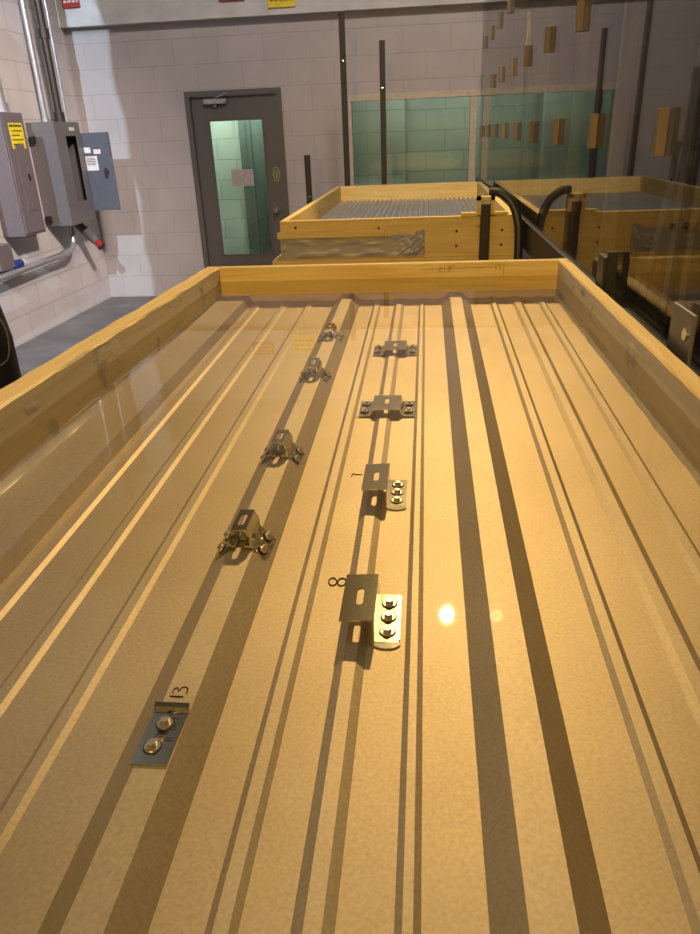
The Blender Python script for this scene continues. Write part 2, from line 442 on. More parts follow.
tube(bm, [(-1.575, y0 - .003, 1.30), (-1.575, y0 - .003, 1.20)], .004, 6, 0)
dpart('round_sticker', bm, M_emblem, leaf)
bm = bmesh.new()
box(bm, -2.27, -2.03, y0 - .06, y0, 1.935, 1.985, bev=.012)
tube(bm, [(-2.15, y0 - .05, 1.985), (-2.10, y0 - .09, 2.0), (-2.02, y0 - .05, 2.03)], .007, 6, 0)
cyl(bm, (-2.15, y0 - .03, 1.93), (-2.15, y0 - .03, 1.91), .015)
dpart('door_closer', bm, M_alu, leaf)

# ---- window
win = bpy.data.objects.new('window_1', None); C.objects.link(win); win['kind'] = 'structure'
bm = bmesh.new()
box(bm, WX0, WX1, YB - .015, YB + .10, WZ1 - .06, WZ1); box(bm, WX0, WX1, YB - .015, YB + .10, WZ0, WZ0 + .04)
box(bm, WX0, WX0 + .03, YB, YB + .10, WZ0 + .04, WZ1 - .06); box(bm, WX1 - .03, WX1, YB, YB + .10, WZ0 + .04, WZ1 - .06)
box(bm, .435, .50, YB - .005, YB + .10, WZ0 + .04, WZ1 - .06)
obj('window_frame', bm, M_cream, win)
obj('window_pane', B(WX0 + .03, WX1 - .03, YB + .05, YB + .056, WZ0 + .04, WZ1 - .06), M_glass, win)
# pale shapes seen through the window glass
t_ = tag(obj('cabinet', B(-.87, -.25, 9.2, 9.65, 0, 2.0, bev=.01), M_corr), 'pale green cabinet behind the window of the back room', 'cabinet')

# ------------------------------------------------------------------ wall fittings on the beam
yb = YB - .10
def placard(name, x0, x1, z0, z1, mat, label, cat, marks=None):
    t = thing(name, label, cat, ((x0 + x1) / 2, yb, z0))
    w = (x1 - x0) / 2; h = z1 - z0
    obj('plate', B(-w, w, -.02, 0, 0, h, bev=.003), mat, t)
    if marks:
        bm = bmesh.new(); r_ = random.Random(3)
        for row in range(3):
            z = h * (.25 + .25 * row); x = -w * .8
            while x < w * .7:
                L = r_.uniform(.02, .05); box(bm, x, min(x + L, w * .85), -.0215, -.020, z, z + h * .1); x += L + .012
        obj('lettering', bm, marks, t)
    return t
placard('fire_alarm_box', -3.54, -3.365, 2.825, 3.0, M_red, 'red box on the pale beam above the electrical panels', 'alarm box', M_white)
placard('warning_sign', -1.51, -1.245, 2.725, 2.93, M_yellow, 'yellow sign on the pale beam above the door', 'sign', M_red)
placard('red_sign', -1.98, -1.73, 2.80, 2.95, M_red, 'red sign on the pale beam left of the yellow sign', 'sign', M_white)

# ------------------------------------------------------------------ electrical panels on left wall
p1 = thing('breaker_panel', 'tall mauve grey breaker panel with yellow warning sticker on the left wall', 'electrical panel', (XL, 6.09, .91))
def P1(name, b_, mat, par=None, bev=0.0):
    return obj(name, B(*b_, bev=bev), mat, par or p1)
P1('enclosure', (0, .20, 0, .37, 0, .965), M_boxmauve, bev=.006)
dd = P1('door', (.20, .209, .02, .35, .02, .945), M_boxmauve, bev=.003)
P1('inner_flap', (.209, .213, .12, .27, .20, .72), M_boxmauve, dd, .001)
P1('latch', (.213, .222, .235, .255, .44, .49), M_black, dd)
st = P1('warning_sticker', (.2092, .2105, .09, .31, .69, .885), M_yellow, dd)
bm = bmesh.new()
for i, (a, c) in enumerate(((.10, .30), (.12, .28), (.11, .24), (.11, .29), (.11, .27))):
    z = .855 - i * .034
    y = a
    while y < c: box(bm, .2106, .2112, y, min(y + .022, c), z, z + (.018 if i == 0 else .010)); y += .028
obj('lettering', bm, M_ink, st)
obj('bottom_hub', B(.05, .15, .1, .28, -.015, 0), M_black, p1)

p2 = thing('disconnect_box', 'open grey disconnect box with hinged blue grey door in the corner', 'electrical panel', (XL, 6.86, .915))
bm = bmesh.new()
D2, L2, H2 = .26, .52, .895
box(bm, 0, .01, 0, L2, 0, H2); box(bm, .01, D2, 0, .008, 0, H2); box(bm, .01, D2, L2 - .008, L2, 0, H2)
box(bm, .01, D2, .008, L2 - .008, 0, .008); box(bm, .01, D2, .008, L2 - .008, H2 - .008, H2)
box(bm, D2, D2 + .004, 0, .20, 0, H2); box(bm, D2, D2 + .004, .42, L2, 0, H2)
box(bm, D2, D2 + .004, .20, .42, 0, .20); box(bm, D2, D2 + .004, .20, .42, H2 - .12, H2)
obj('enclosure', bm, M_boxgrey, p2)
obj('dark_insert', B(.012, .08, .02, L2 - .02, .05, H2 - .05), M_black, p2)  # black insert stands in for the shaded inside of the open box
obj('fuse_block', B(.10, .16, .25, .40, .30, .44), M_white, p2)
obj('red_label', B(.16, .163, .27, .38, .38, .42), M_red, p2)
obj('switch_tab', B(D2 + .004, D2 + .007, .30, .40, H2 - .075, H2 - .045), M_white, p2)
dr = obj('door', B(.20, .535, L2 + .02, L2 + .04, .085, .80, bev=.004), M_doorblue, p2)
yq = L2 + .02
obj('sticker', B(.265, .33, yq - .002, yq, .62, .67), M_white, dr)
obj('sticker', B(.36, .43, yq - .002, yq, .61, .65), M_white, dr)
obj('sticker', B(.265, .385, yq - .002, yq, .46, .59), M_white, dr)
bm = bmesh.new(); r_ = random.Random(5)
for z in (.57, .555, .54, .525, .51): box(bm, .275, r_.uniform(.33, .375), yq - .0026, yq - .002, z, z + .006)
obj('lettering', bm, M_ink, dr)
bm = bmesh.new(); cyl(bm, (.465, yq, .44), (.465, yq - .02, .44), .02); box(bm, .455, .475, yq - .03, yq - .02, .40, .48)
obj('latch', bm, M_pipebrown, dr)
obj('hinge', B(.18, .21, yq - .02, yq + .0, .12, .2), M_black, dr); obj('hinge', B(.18, .21, yq - .02, yq, .68, .76), M_black, dr)
obj('mounting_tab', B(.02, .07, -.03, 0, .72, .78), M_black, p2); obj('mounting_tab', B(.02, .07, -.03, 0, .03, .09), M_black, p2)

def pipe(name, pts, r, mat, label, coupl=(), smooth=4, group=None):
    t = thing(name, label, 'conduit', pts[0], group)
    o = Vector(pts[0]); bm = bmesh.new(); tube(bm, [Vector(p) - o for p in pts], r, 12, smooth); obj('pipe', bm, mat, t, True)
    for (p, q) in coupl:
        bm = bmesh.new(); cyl(bm, Vector(p) - o, Vector(q) - o, r * 1.35, n=14); obj('coupling', bm, mat, t, True)
    return t
pipe('conduit', [(-3.47, 7.26, 1.81), (-3.47, 7.26, 4.5)], .035, M_pipebrown, 'thick brown conduit rising from the open disconnect box', [((-3.47, 7.26, 1.81), (-3.47, 7.26, 1.90)), ((-3.47, 7.26, 2.5), (-3.47, 7.26, 2.58))])
pipe('conduit', [(-3.56, 7.15, 1.81), (-3.56, 7.15, 4.5)], .026, M_pipe, 'silver conduit left of the thick brown conduit', [((-3.56, 7.15, 1.81), (-3.56, 7.15, 1.86))])
pipe('conduit', [(-3.59, 7.66, 0.9), (-3.59, 7.66, 4.5)], .016, M_pipe, 'thin silver conduit right of the thick brown conduit near the corner')
pipe('conduit', [(-3.52, 6.34, 1.875), (-3.52, 6.34, 2.30)], .045, M_pipe, 'short grey conduit above the breaker panel', [((-3.52, 6.34, 1.875), (-3.52, 6.34, 1.95)), ((-3.52, 6.34, 2.2), (-3.52, 6.34, 2.26))])
tb = thing('conduit_fitting', 'rounded grey conduit body on top of the short conduit over the breaker panel', 'conduit fitting', (-3.52, 6.34, 2.30))
bm = bmesh.new(); box(bm, -.06, .06, -.075, .075, 0, .38, bev=.05); obj('body', bm, M_pipe, tb, True)
obj('cover', B(.06, .066, -.045, .045, .06, .32, bev=.002), M_alu, tb)
pipe('conduit', [(-3.50, 7.13, .915), (-3.50, 7.13, .80), (-3.50, 7.08, .70), (-3.50, 6.92, .655), (-3.50, 6.6, .65), (-3.50, 5.2, .62)], .028, M_pipe, 'bent silver conduit curving left from under the disconnect box', [((-3.50, 6.95, .665), (-3.50, 6.87, .655))])
t = thing('power_receptacle', 'dark grey angled socket with red plug below the disconnect box', 'socket', (-3.52, 7.34, .71))
bm = bmesh.new(); cyl(bm, (0, -.02, .175), (.06, -.01, .10), .045, n=14); cyl(bm, (.05, -.01, .12), (.12, .05, -.0), .05, .045, n=14); obj('body', bm, M_boxgrey, t, True)
bm = bmesh.new(); cyl(bm, (.12, .05, 0), (.155, .08, -.055), .036, n=14); obj('plug', bm, M_red, t, True)
bm = bmesh.new(); cyl(bm, (.152, .078, -.05), (.165, .09, -.075), .04, n=14); obj('cap', bm, M_black, t, True)
t = thing('junction_box', 'small grey junction box with blue connector at far left below the breaker panel', 'junction box', (XL, 5.75, .68))
obj('body', B(0, .12, 0, .22, 0, .20, bev=.005), M_boxmauve, t)
bm = bmesh.new(); cyl(bm, (.10, .22, .02), (.10, .34, .015), .035, n=14); obj('blue_connector', bm, M_blue, t, True)
bm = bmesh.new(); cyl(bm, (.10, .34, .015), (.10, .38, .013), .028, n=14); obj('white_ring', bm, M_white, t, True)
pipe('conduit', [(-3.55, 5.84, .882), (-3.55, 5.84, 1.6), (-3.55, 5.84, 2.5)], .028, M_pipe, 'vertical grey conduit at the far left edge above the junction box')

# ------------------------------------------------------------------ main water tank
XI0, XI1, YI1, YI0, ZT = -.732, .450, 2.55, -.50, 1.187
PZ = 1.065; TH = .038
tank = thing('wooden_water_tank', 'long open pine tank in the foreground, lined with ribbed metal under water', 'tank', (0, 1.0, .90))
def TP(name, bm, mat, par=None, smooth=False):
    bmesh.ops.translate(bm, verts=bm.verts, vec=-Vector((0, 1.0, .90)))
    return obj(name, bm, mat, par or tank, smooth)
def rough_board(x0, x1, y0, y1, z0, z1, along, seed, amp=.0015, ztop=None, n=60):
    """board whose upper arrises wander a little"""
    bm = bmesh.new(); R_ = random.Random(seed); rows = []
    for i in range(n + 1):
        f = i / n; zt = z1 if ztop is None else z1 + (ztop - z1) * f
        j = [R_.uniform(-amp, amp) for _ in range(4)]
        c = .004
        if along == 'y':
            y = y0 + (y1 - y0) * f
            pr_ = [(x0, z0), (x0, zt - c + j[0]), (x0 + c + j[1], zt + j[0] * .4), (x1 - c + j[2], zt + j[3] * .4), (x1, zt - c + j[3]), (x1, z0)]
            rows.append([bm.verts.new((a, y, b)) for a, b in pr_])
        else:
            x = x0 + (x1 - x0) * f
            pr_ = [(y0, z0), (y0, zt - c + j[0]), (y0 + c + j[1], zt + j[0] * .4), (y1 - c + j[2], zt + j[3] * .4), (y1, zt - c + j[3]), (y1, z0)]
            rows.append([bm.verts.new((x, a, b)) for a, b in pr_])
    for a, b in zip(rows, rows[1:]):
        for k in range(6):
            l = (k + 1) % 6; bm.faces.new((a[k], a[l], b[l], b[k]))
    bm.faces.new(rows[0]); bm.faces.new(rows[-1][::-1])
    return bm
lb = TP('side_board', rough_board(XI0 - .055, XI0, YI0, YI1 + TH, .90, 1.207, 'y', 3, .0022, ZT), M_wy)
rb = TP('side_board', rough_board(XI1, XI1 + TH, YI0, YI1 + TH, .90, ZT, 'y', 5, .0012), M_wy)
for b_, sx in ((lb, 1), (rb, -1)):
    b_.data.materials.append(M_wyp)
    for p in b_.data.polygons:
        if p.normal.x * sx > .85: p.material_index = 1
fb = TP('end_board', rough_board(XI0, XI1, YI1, YI1 + TH, .90, ZT, 'x', 9, .0006), M_wx)
TP('end_board', rough_board(XI0, XI1, YI0 - TH, YI0, .90, ZT, 'x', 9, .0006), M_wx)
TP('base_board', B(XI0, XI1, YI0, YI1, 1.03, PZ - .002), M_ply)
# thin wet lining on the inner faces, and sealant fillets
bm = bmesh.new()
def fillet(x0, x1, y0, y1, s, zb):
    # triangular bead along Y at wall x0, reaching s into the tank
    n = 120; R_ = random.Random(int(abs(x0) * 1000)); rows = []
    for i in range(n + 1):
        y = y0 + (y1 - y0) * i / n; w = s * (1 + .25 * math.sin(i * .9) * math.sin(i * .37) + R_.uniform(-.06, .06)); h = abs(s) * (1 + R_.uniform(-.05, .05))
        rows.append([bm.verts.new(p) for p in ((x0, y, zb), (x0 + w, y, zb), (x0 + w * .45, y, zb + h * .45), (x0, y, zb + h))])
    for a, b in zip(rows, rows[1:]):
        for k in range(4):
            l = (k + 1) % 4; bm.faces.new((a[k], a[l], b[l], b[k]))
fillet(XI0, 0, YI0, YI1, .012, PZ); fillet(XI1, 0, YI0, YI1, -.008, PZ)
TP('sealant_bead', bm, M_caulk, None, True)
# irregular sealant smears on the inner faces of the two long boards
R_ = random.Random(21)
def smear(xw, sgn, yc, zc, ry, rz, n=22):
    bm = bmesh.new()
    ctr = bm.verts.new((xw + sgn * .0022, yc, zc)); v = []
    for i in range(n):
        a = 2 * math.pi * i / n; k = R_.uniform(.65, 1.15)
        v.append(bm.verts.new((xw + sgn * .0004, yc + ry * k * math.cos(a), max(PZ + .002, min(ZT - .004, zc + rz * k * math.sin(a))))))
    for i in range(n): bm.faces.new((ctr, v[i], v[(i + 1) % n]))
    TP('sealant_smear', bm, M_caulk)
for (y, z, ry, rz) in ((1.55, 1.168, .09, .022), (2.05, 1.172, .07, .014), (1.20, 1.160, .035, .012), (2.32, 1.16, .03, .02), (1.02, 1.155, .07, .010)): smear(XI0, 1, y, z, ry, rz)
for (y, z, ry, rz) in ((.98, 1.105, .02, .014), (1.10, 1.115, .02, .006), (2.0, 1.15, .03, .01), (1.55, 1.16, .05, .01), (.86, 1.11, .05, .008)): smear(XI1, -1, y, z, ry, rz)

# ---- ribbed sheet
def fan(y): return 1 + .05 * (y - .3)
prof = []
MAJ = [[(-.680, 0), (-.658, .022), (-.5696, .022), (-.557, 0)], [(-.287, 0), (-.2589, .022), (-.2273, .022), (-.203, 0)], [(.050, 0), (.0758, .022), (.1103, .022), (.138, 0)]]
def minor(c, a=.0125, b=.006, h=.0040): return [(c - a, 0), (c - b, h), (c + b, h), (c + a, 0)]
for c in MAJ: prof += c
for c in (-.529, -.444, -.362, -.148, .208, .352): prof += minor(c)
prof += minor(-.080, .0165, .007, .0045) + minor(-.010, .010, .004, .003) + minor(.280, .0165, .007, .0045)
prof.sort(key=lambda p: p[0])
xs = [XI0 + .001] + [None] * len(prof) + [XI1 - .001]
bm = bmesh.new(); NY = 40; grid = []
for side in (0, 1):
    rows = []
    for i in range(NY + 1):
        y = YI0 + .001 + (YI1 - YI0 - .002) * i / NY; s = fan(y); r_ = [bm.verts.new((XI0 + .001, y, PZ - side * .0008))]
        for (x, h) in prof: r_.append(bm.verts.new((max(XI0 + .0015, min(XI1 - .0015, x * s)), y, PZ + h - side * .0008)))
        r_.append(bm.verts.new((XI1 - .001, y, PZ - side * .0008))); rows.append(r_)
    grid.append(rows)
    for a, b in zip(rows, rows[1:]):
        for k in range(len(a) - 1): bm.faces.new((a[k], a[k + 1], b[k + 1], b[k]))
g0, g1 = grid
for rowi in (0, NY):
    for k in range(len(g0[0]) - 1): bm.faces.new((g0[rowi][k], g0[rowi][k + 1], g1[rowi][k + 1], g1[rowi][k]))
for i in range(NY):
    for k in (0, -1): bm.faces.new((g0[i][k], g0[i + 1][k], g1[i + 1][k], g1[i][k]))
TP('ribbed_metal_sheet', bm, M_panel)

# ---- water body
bm = bmesh.new(); fs = box(bm, XI0 + .0002, XI1 - .0002, YI0 + .0002, YI1 - .0002, PZ + .0004, 1.1385)
wo = obj('water', bm, M_water, None, mats=[M_body])
for p in wo.data.polygons: p.material_index = 0 if p.normal.z > .5 else 1
tag(wo, 'clear still water filling the foreground pine tank over the metal sheet', 'water', kind='stuff')

# ---- pencil and ink marks on far board, drawn as thin strokes
def strokes(name, lines, r, mat, label, cat, loc):
    bm = bmesh.new()
    for l in lines: tube(bm, [Vector(p) - Vector(loc) for p in l], r, 5, 3 if len(l) > 2 else 0)
    o = obj(name, bm, mat); o.location = loc
    return o
def on_board(x, z): return (x, YI1 - .0006, z)
Lm = []
# "215" beside a crow's foot line and "45" further right
def dig(ch, x, z, w, h):
    D = {'2': [[(0, .8), (.5, 1), (1, .75), (.5, .4), (0, 0), (1, 0)]], '1': [[(.5, 1), (.5, 0)]], '5': [[(1, 1), (.1, 1), (0, .55), (.7, .6), (1, .3), (.5, 0), (0, .1)]],
         '4': [[(.7, 0), (.7, 1), (0, .35), (1, .35)]]}
    return [[on_board(x + a * w, z + b * h) for a, b in s] for s in D[ch]]
for i, ch in enumerate('215'): Lm += dig(ch, .045 + i * .016, 1.158, .010, .016)
for i, ch in enumerate('45'): Lm += dig(ch, .235 + i * .014, 1.160, .009, .018)
Lm += [[on_board(-.02, 1.166), on_board(.23, 1.170)], [on_board(.08, 1.169), on_board(.10, 1.178)], [on_board(.268, 1.145), on_board(.268, 1.182)]]
bm = bmesh.new()
for l in Lm: tube(bm, l, .0007, 4, 0)
TP('pencil_marks', bm, M_ink, fb)

# ---- support frame under the tank
def trestle(name, x0, x1, y, ztop, label, mat=M_wx):
    t = thing(name, label, 'trestle', ((x0 + x1) / 2, y, 0), 'trestles under the tanks')
    hx = (x1 - x0) / 2
    obj('beam', B(-hx, hx, -.045, .045, ztop - .09, ztop, bev=.002), mat, t)
    for sx in (-1, 1):
        for sy in (-1, 1):
            bm = bmesh.new(); X = sx * (hx - .1)
            q = [(X - .02, sy * .03), (X + .02, sy * .03)]
            vs = []
            for z, yy in ((0, sy * .20), (ztop - .09, sy * .025)):
                vs.append([bm.verts.new((X + dx, yy + dy, z)) for dx, dy in ((-.04, -.019), (.04, -.019), (.04, .019), (-.04, .019))])
            for k in range(4):
                l = (k + 1) % 4; bm.faces.new((vs[0][k], vs[0][l], vs[1][l], vs[1][k]))
            bm.faces.new(vs[0][::-1]); bm.faces.new(vs[1])
            obj('leg', bm, mat, t)
    return t
trestle('trestle', -.75, .46, .35, .90, 'wooden trestle under the foreground tank, nearer one')
trestle('trestle', -.75, .46, 2.1, .90, 'wooden trestle under the foreground tank, farther one')

# ------------------------------------------------------------------ brackets and screws
def screw(bm, x, y, z, r=.0068, up=(0, 0, 1)):
    u = Vector(up).normalized(); p = Vector((x, y, z))
    cyl(bm, p, p + u * .0018, r, r * .96, 16)
    cyl(bm, p + u * .0018, p + u * .0065, r * .62, r * .58, 6)
def screw_part(x, y, z, parent, r=.0068, up=(0, 0, 1), name='screw'):
    bm = bmesh.new(); screw(bm, 0, 0, 0, r, up); o = obj(name, bm, M_screw, parent); o.location = (x, y, z)
    bm = bmesh.new(); u = Vector(up).normalized(); cyl(bm, -u * .0008, u * .0003, r * 1.18, n=16); obj('washer', bm, M_rubber, o)
    return o

# flat bracket (beside the 13)
cx13, cy13, z13 = -.2465, .486, PZ + .0222
t = thing('flat_bracket', 'small flat bracket with two screws and upturned lip beside the inked 13', 'bracket', (cx13, cy13, z13), )
bm = bmesh.new()
slot_plate(bm, -.0185, .0165, -.034, .030, 0, .002, -.001, .0, .009, .030)
A = [(.030, .0), (.034, .0), (.0355, .0045), (.0385, .0065), (.0375, .0085), (.0335, .0065), (.030, .002)]
va = [bm.verts.new((-.0185, a, b)) for a, b in A]; vb = [bm.verts.new((.0165, a, b)) for a, b in A]
for i in range(len(A)):
    j = (i + 1) % len(A); bm.faces.new((va[i], va[j], vb[j], vb[i]))
bm.faces.new(va[::-1]); bm.faces.new(vb)
obj('plate', bm, M_zinc, t)
for yy, xx in ((.015, -.0015), (-.014, -.004)): screw_part(xx, yy, .0021, t, .0078)
bm = bmesh.new(); R_ = random.Random(2)
for i in range(9):
    x = .004 + R_.uniform(-.003, .004); y = -.006 + i * .0035
    box(bm, x - .004, x + .004, y, y + .0012, .00205, .0023)
obj('ink_scribble', bm, M_ink, t)

# arched saddle clamps on the rib
def make_clamp():
    t = thing('saddle_clamp', '', 'clamp', (0, 0, 0), 'arched clamps on the rib')
    k = .96
    prof = [(-.0385, -.0185), (-.0178, .0012), (-.006, .0012), (-.006, .0012)]
    th = .0018
    bm = bmesh.new()
    P = [(.0380, -.0165), (.0180, .0012), (.0158, .0035), (.0158, .014), (.0098, .0225), (-.0098, .0225), (-.0158, .014), (-.0158, .0035), (-.0180, .0012), (-.0380, -.0165)]
    # split the top face out so that it can carry a slot
    sheet(bm, P[0:5], -.019, .026, th)
    sheet(bm, P[5:], -.019, .026, th)
    # inward bottom lips
    box(bm, .006, .0165, -.019, .026, .0008, .0026); box(bm, -.0165, -.006, -.019, .026, .0008, .0026)
    slot_plate(bm, -.0105, .0105, -.019, .026, .0225 - th * .2, .0225 + th * .8, 0, .004, .0085, .026)
    obj('saddle', bm, M_zinc, t)
    u1 = Vector((.69, 0, .72)); 
    for s in (-1, 1):
        for yy in (-.010, .017):
            screw_part(s * .0295, yy, -.0072, t, .0062, (s * .69, 0, .72))
    bm = bmesh.new(); cyl(bm, (0, .004, .0015), (0, .004, .0105), .0055, .005, 6); cyl(bm, (0, .004, .0012), (0, .004, .003), .0085, n=14); obj('inner_screw', bm, M_screw, t)
    return t
def copy_tree(o, parent=None):
    c = o.copy(); C.objects.link(c); c.parent = parent
    for ch in list(o.children): copy_tree(ch, c)
    return c
clamp = make_clamp()
spots = [(.850, 'arched clamp on the rib, nearest of the four, left of the inked 8'),
         (1.155, 'arched clamp on the rib, second nearest of the four'),
         (1.610, 'arched clamp on the rib with brightly lit top, third from the front'),
         (1.965, 'arched clamp on the rib, farthest of the four by the far board')]
for i, (y, lab) in enumerate(spots):
    o = clamp if i == 0 else copy_tree(clamp)
    o.location = (-.245 * fan(y), y, PZ + .0222); o['label'] = lab
    if i < 3: o.scale = (1, 1.3, 1.2); o.location.z += .0022
    if i == 2: o.rotation_euler = (math.radians(3), 0, 0)

# hat brackets
def make_hat():
    t = thing('hat_bracket', '', 'bracket', (0, 0, 0), 'low hat brackets in the middle of the sheet')
    bm = bmesh.new(); h = .012; y0, y1 = -.043, .043; th = .002
    sheet(bm, [(.058, 0), (.034, 0), (.029, h)], y0, y1, th); sheet(bm, [(-.029, h), (-.034, 0), (-.058, 0)], y0, y1, th)
    slot_plate(bm, -.0295, .0295, y0, y1, h, h + th, 0, .004, .009, .040)
    obj('hat_plate', bm, M_zinc, t)
    for s in (-1, 1):
        for yy in (-.022, .022): screw_part(s * .0465, yy, .0022, t, .0075)
    return t
hat = make_hat()
for i, (y, lab) in enumerate(((1.43, 'low hat-shaped bracket with four screws, nearer of the pair'), (1.88, 'low hat-shaped bracket with four screws, farther of the pair'))):
    o = hat if i == 0 else copy_tree(hat)
    o.location = (-.079, y, PZ + .0046); o['label'] = lab

# stepped brackets with raised slotted plate and screwed foot
def make_step(brightfoot=False):
    t = thing('stepped_bracket', '', 'bracket', (0, 0, 0), 'stepped brackets with raised slotted plates')
    h = .031; th = .0022; y0, y1 = -.047, .047
    bm = bmesh.new()
    slot_plate(bm, -.040, .0005, y0, y1, h, h + th, -.019, .0, .0085, .034)
    for v in bm.verts: v.co.z += v.co.x * .055
    box(bm, -.0015, .0007, y0, y1, 0, h + th * .9)
    box(bm, .0007, .0285, y0, y1, 0, th, bev=0)
    box(bm, .0275, .0295, y0 + .003, y1 - .003, 0, th * 1.6)
    o = obj('bent_plate', bm, M_zinc, t)
    for yy in (-.029, -.001, .027): screw_part(.0145, yy, .0024, t, .0085)
    return t
st = make_step()
for i, (x, y, lab) in enumerate(((-.0562, .708, 'stepped bracket with slotted raised plate beside the inked 8'), (-.0575, 1.040, 'stepped bracket with slotted raised plate beside the inked 7'))):
    o = st if i == 0 else copy_tree(st)
    o.location = (x, y, PZ + .0006); o['label'] = lab
    if i == 0:
        bm = bmesh.new(); n = 24; vs = [[], []]
        for k in range(n):
            a = math.pi + math.pi * k / (n - 1)
            for q, z in enumerate((.0003, .0016)): vs[q].append(bm.verts.new((.014 + .0165 * math.cos(a), -.047 + .010 * math.sin(a), z)))
        for k in range(n - 1): bm.faces.new((vs[0][k], vs[0][k + 1], vs[1][k + 1], vs[1][k]))
        bm.faces.new(vs[0]); bm.faces.new(vs[1][::-1]); bm.faces.new((vs[0][0], vs[0][-1], vs[1][-1], vs[1][0]))
        q = obj('sealant_drip', bm, M_caulk, o)

# inked numbers: read with their tops to the left (turned a quarter)
def num(ch, x, y, w, l, z, r=.0011):
    """glyph height along -X .. +X (top at left), advance along +Y"""
    G = {'1': [[(0, .5), (1, .5)]],
         '3': [[(.95, .05), (1, .35), (.85, .5), (.55, .45), (.85, .55), (.95, .85), (.55, 1), (.1, .9)]],
         '7': [[(0, .1), (0, .9), (.95, .4)]],
         '8': [[(.5 - .0, .5), (.30, .98), (.06, .85), (.02, .45), (.15, .08), (.4, .1), (.5, .5), (.62, .9), (.85, .95), (.98, .5), (.85, .05), (.62, .1), (.5, .5)]]}
    return [[(x + a * w, y + b * l, z) for a, b in s] for s in G[ch]]
def ink(name, glyphs, label, loc, r):
    o = strokes(name, glyphs, r, M_ink, label, 'writing', loc)
    o.parent = tank; o.location = Vector(loc) - Vector((0, 1.0, .90)); o['label'] = label
zt = PZ + .0224
g = [[(-0.2567, 0.5407, zt), (-0.2428, 0.5402, zt)], [(-0.2557, 0.5455, zt), (-0.2558, 0.551, zt), (-0.2521, 0.5526, zt), (-0.2501, 0.5481, zt), (-0.2474, 0.5542, zt), (-0.2418, 0.5526, zt), (-0.2408, 0.5455, zt)]]
ink('inked_number', g, 'black inked 13 on the rib above the flat bracket', (-.25, .55, zt), .0007)
g = num('8', -.125, .775, .024, .018, PZ + .0006)
ink('inked_number', g, 'black inked 8 beside the nearer stepped bracket', (-.11, .78, PZ), .0010)
g = [[(-.124, 1.103, PZ + .0006), (-.1235, 1.114, PZ + .0006), (-.1155, 1.111, PZ + .0006), (-.107, 1.112, PZ + .0006)]]
ink('inked_number', g, 'black inked 7 beside the farther stepped bracket', (-.11, 1.11, PZ), .0010)

# ------------------------------------------------------------------ second tank and the one below it
def far_tank(name, x0, x1, y0, y1, z0, z1, label, loc, bottom, mat_front=M_wx):
    t = thing(name, label, 'tank', loc)
    L = Vector(loc)
    def q(n, bm, mat, par=None):
        bmesh.ops.translate(bm, verts=bm.verts, vec=-L); return obj(n, bm, mat, par or t)
    front = q('end_board', B(x0, x1, y0, y0 + TH, z0, z1, bev=.002), mat_front)
    q('end_board', B(x0, x1, y1 - TH, y1, z0, z1, bev=.002), mat_front)
    q('side_board', B(x0, x0 + TH, y0 + TH, y1 - TH, z0, z1, bev=.002), M_wy)
    q('side_board', B(x1 - TH, x1, y0 + TH, y1 - TH, z0, z1, bev=.002), M_wy)
    q('base_board', B(x0 + TH, x1 - TH, y0 + TH, y1 - TH, bottom - .025, bottom), M_ply)
    return t, q, front
T2 = (-.785, .478, 4.0, 6.75, .985, 1.19)
t2, q2, f2 = far_tank('wooden_tank', *T2, 'pine tank on the far stack with grey tape on its front and corrugated sheet inside', (-.15, 5.3, .985), 1.045)
bm = bmesh.new(); rows = []
N = 45 * 4
for y in (4.04, 6.71):
    rows.append([bm.verts.new((-.745 + 1.181 * i / N, y, 1.065 + .011 * math.sin(2 * math.pi * i / 6))) for i in range(N + 1)])
rows2 = [[bm.verts.new(v.co - Vector((0, 0, .001))) for v in r_] for r_ in rows]
for R2_ in (rows, rows2):
    for i in range(N): bm.faces.new((R2_[0][i], R2_[0][i + 1], R2_[1][i + 1], R2_[1][i]))
for j in (0, 1):
    for i in range(N): bm.faces.new((rows[j][i], rows[j][i + 1], rows2[j][i + 1], rows2[j][i]))
q2('corrugated_sheet', bm, coated_steel('grey_corrugated', (.60, .59, .56), .4, .4))
for (x, z) in ((.163, 1.115), (.163, 1.04), (.40, 1.115), (.40, 1.04), (-.70, 1.155), (-.52, 1.125), (-.25, 1.14), (-.66, 1.125)):
    bm = bmesh.new(); cyl(bm, (x, 4.001, z), (x, 3.997, z), .007, n=10); q2('screw_head', bm, M_black, f2)
q2('ledge_strip', B(-.80, -.22, 3.978, 4.0, 1.10, 1.135, bev=.003), M_wx, f2)
# wrinkled tape
bm = bmesh.new(); R_ = random.Random(8); nx, nz = 60, 9; V = []
for k in range(nz + 1):
    V.append([])
    for i in range(nx + 1):
        f = i / nx; x = -.79 + .785 * f
        z = .992 + (1.098 - .992 + (.02 * max(0, (f - .75) / .25))) * k / nz + (.018 * math.sin(f * 9) * (k / nz) * .3)
        if f > .82: z += .01 * math.sin(f * 40)
        d = .003 + .008 * max(0, mnoise.noise(Vector((f * 7, k * .35, 2)))) + .0004 * R_.random() + (.014 * ((f - .8) / .2) * R_.random() if f > .8 else 0)
        V[-1].append(bm.verts.new((x, 4.0 - d - .001, max(z, .9875))))
for k in range(nz):
    for i in range(nx): bm.faces.new((V[k][i], V[k][i + 1], V[k + 1][i + 1], V[k + 1][i]))
ed = bmesh.ops.extrude_face_region(bm, geom=list(bm.faces))
for v in [e for e in ed['geom'] if isinstance(e, bmesh.types.BMVert)]: v.co.y = 3.9995
q2('foil_tape', bm, M_tape, f2)
t3, q3, f3 = far_tank('wooden_tank', -.84, .478, 3.99, 6.75, .755, .985 - .0005, 'lower pine tank underneath the taped tank on the far stack', (-.15, 5.3, .755), .80)
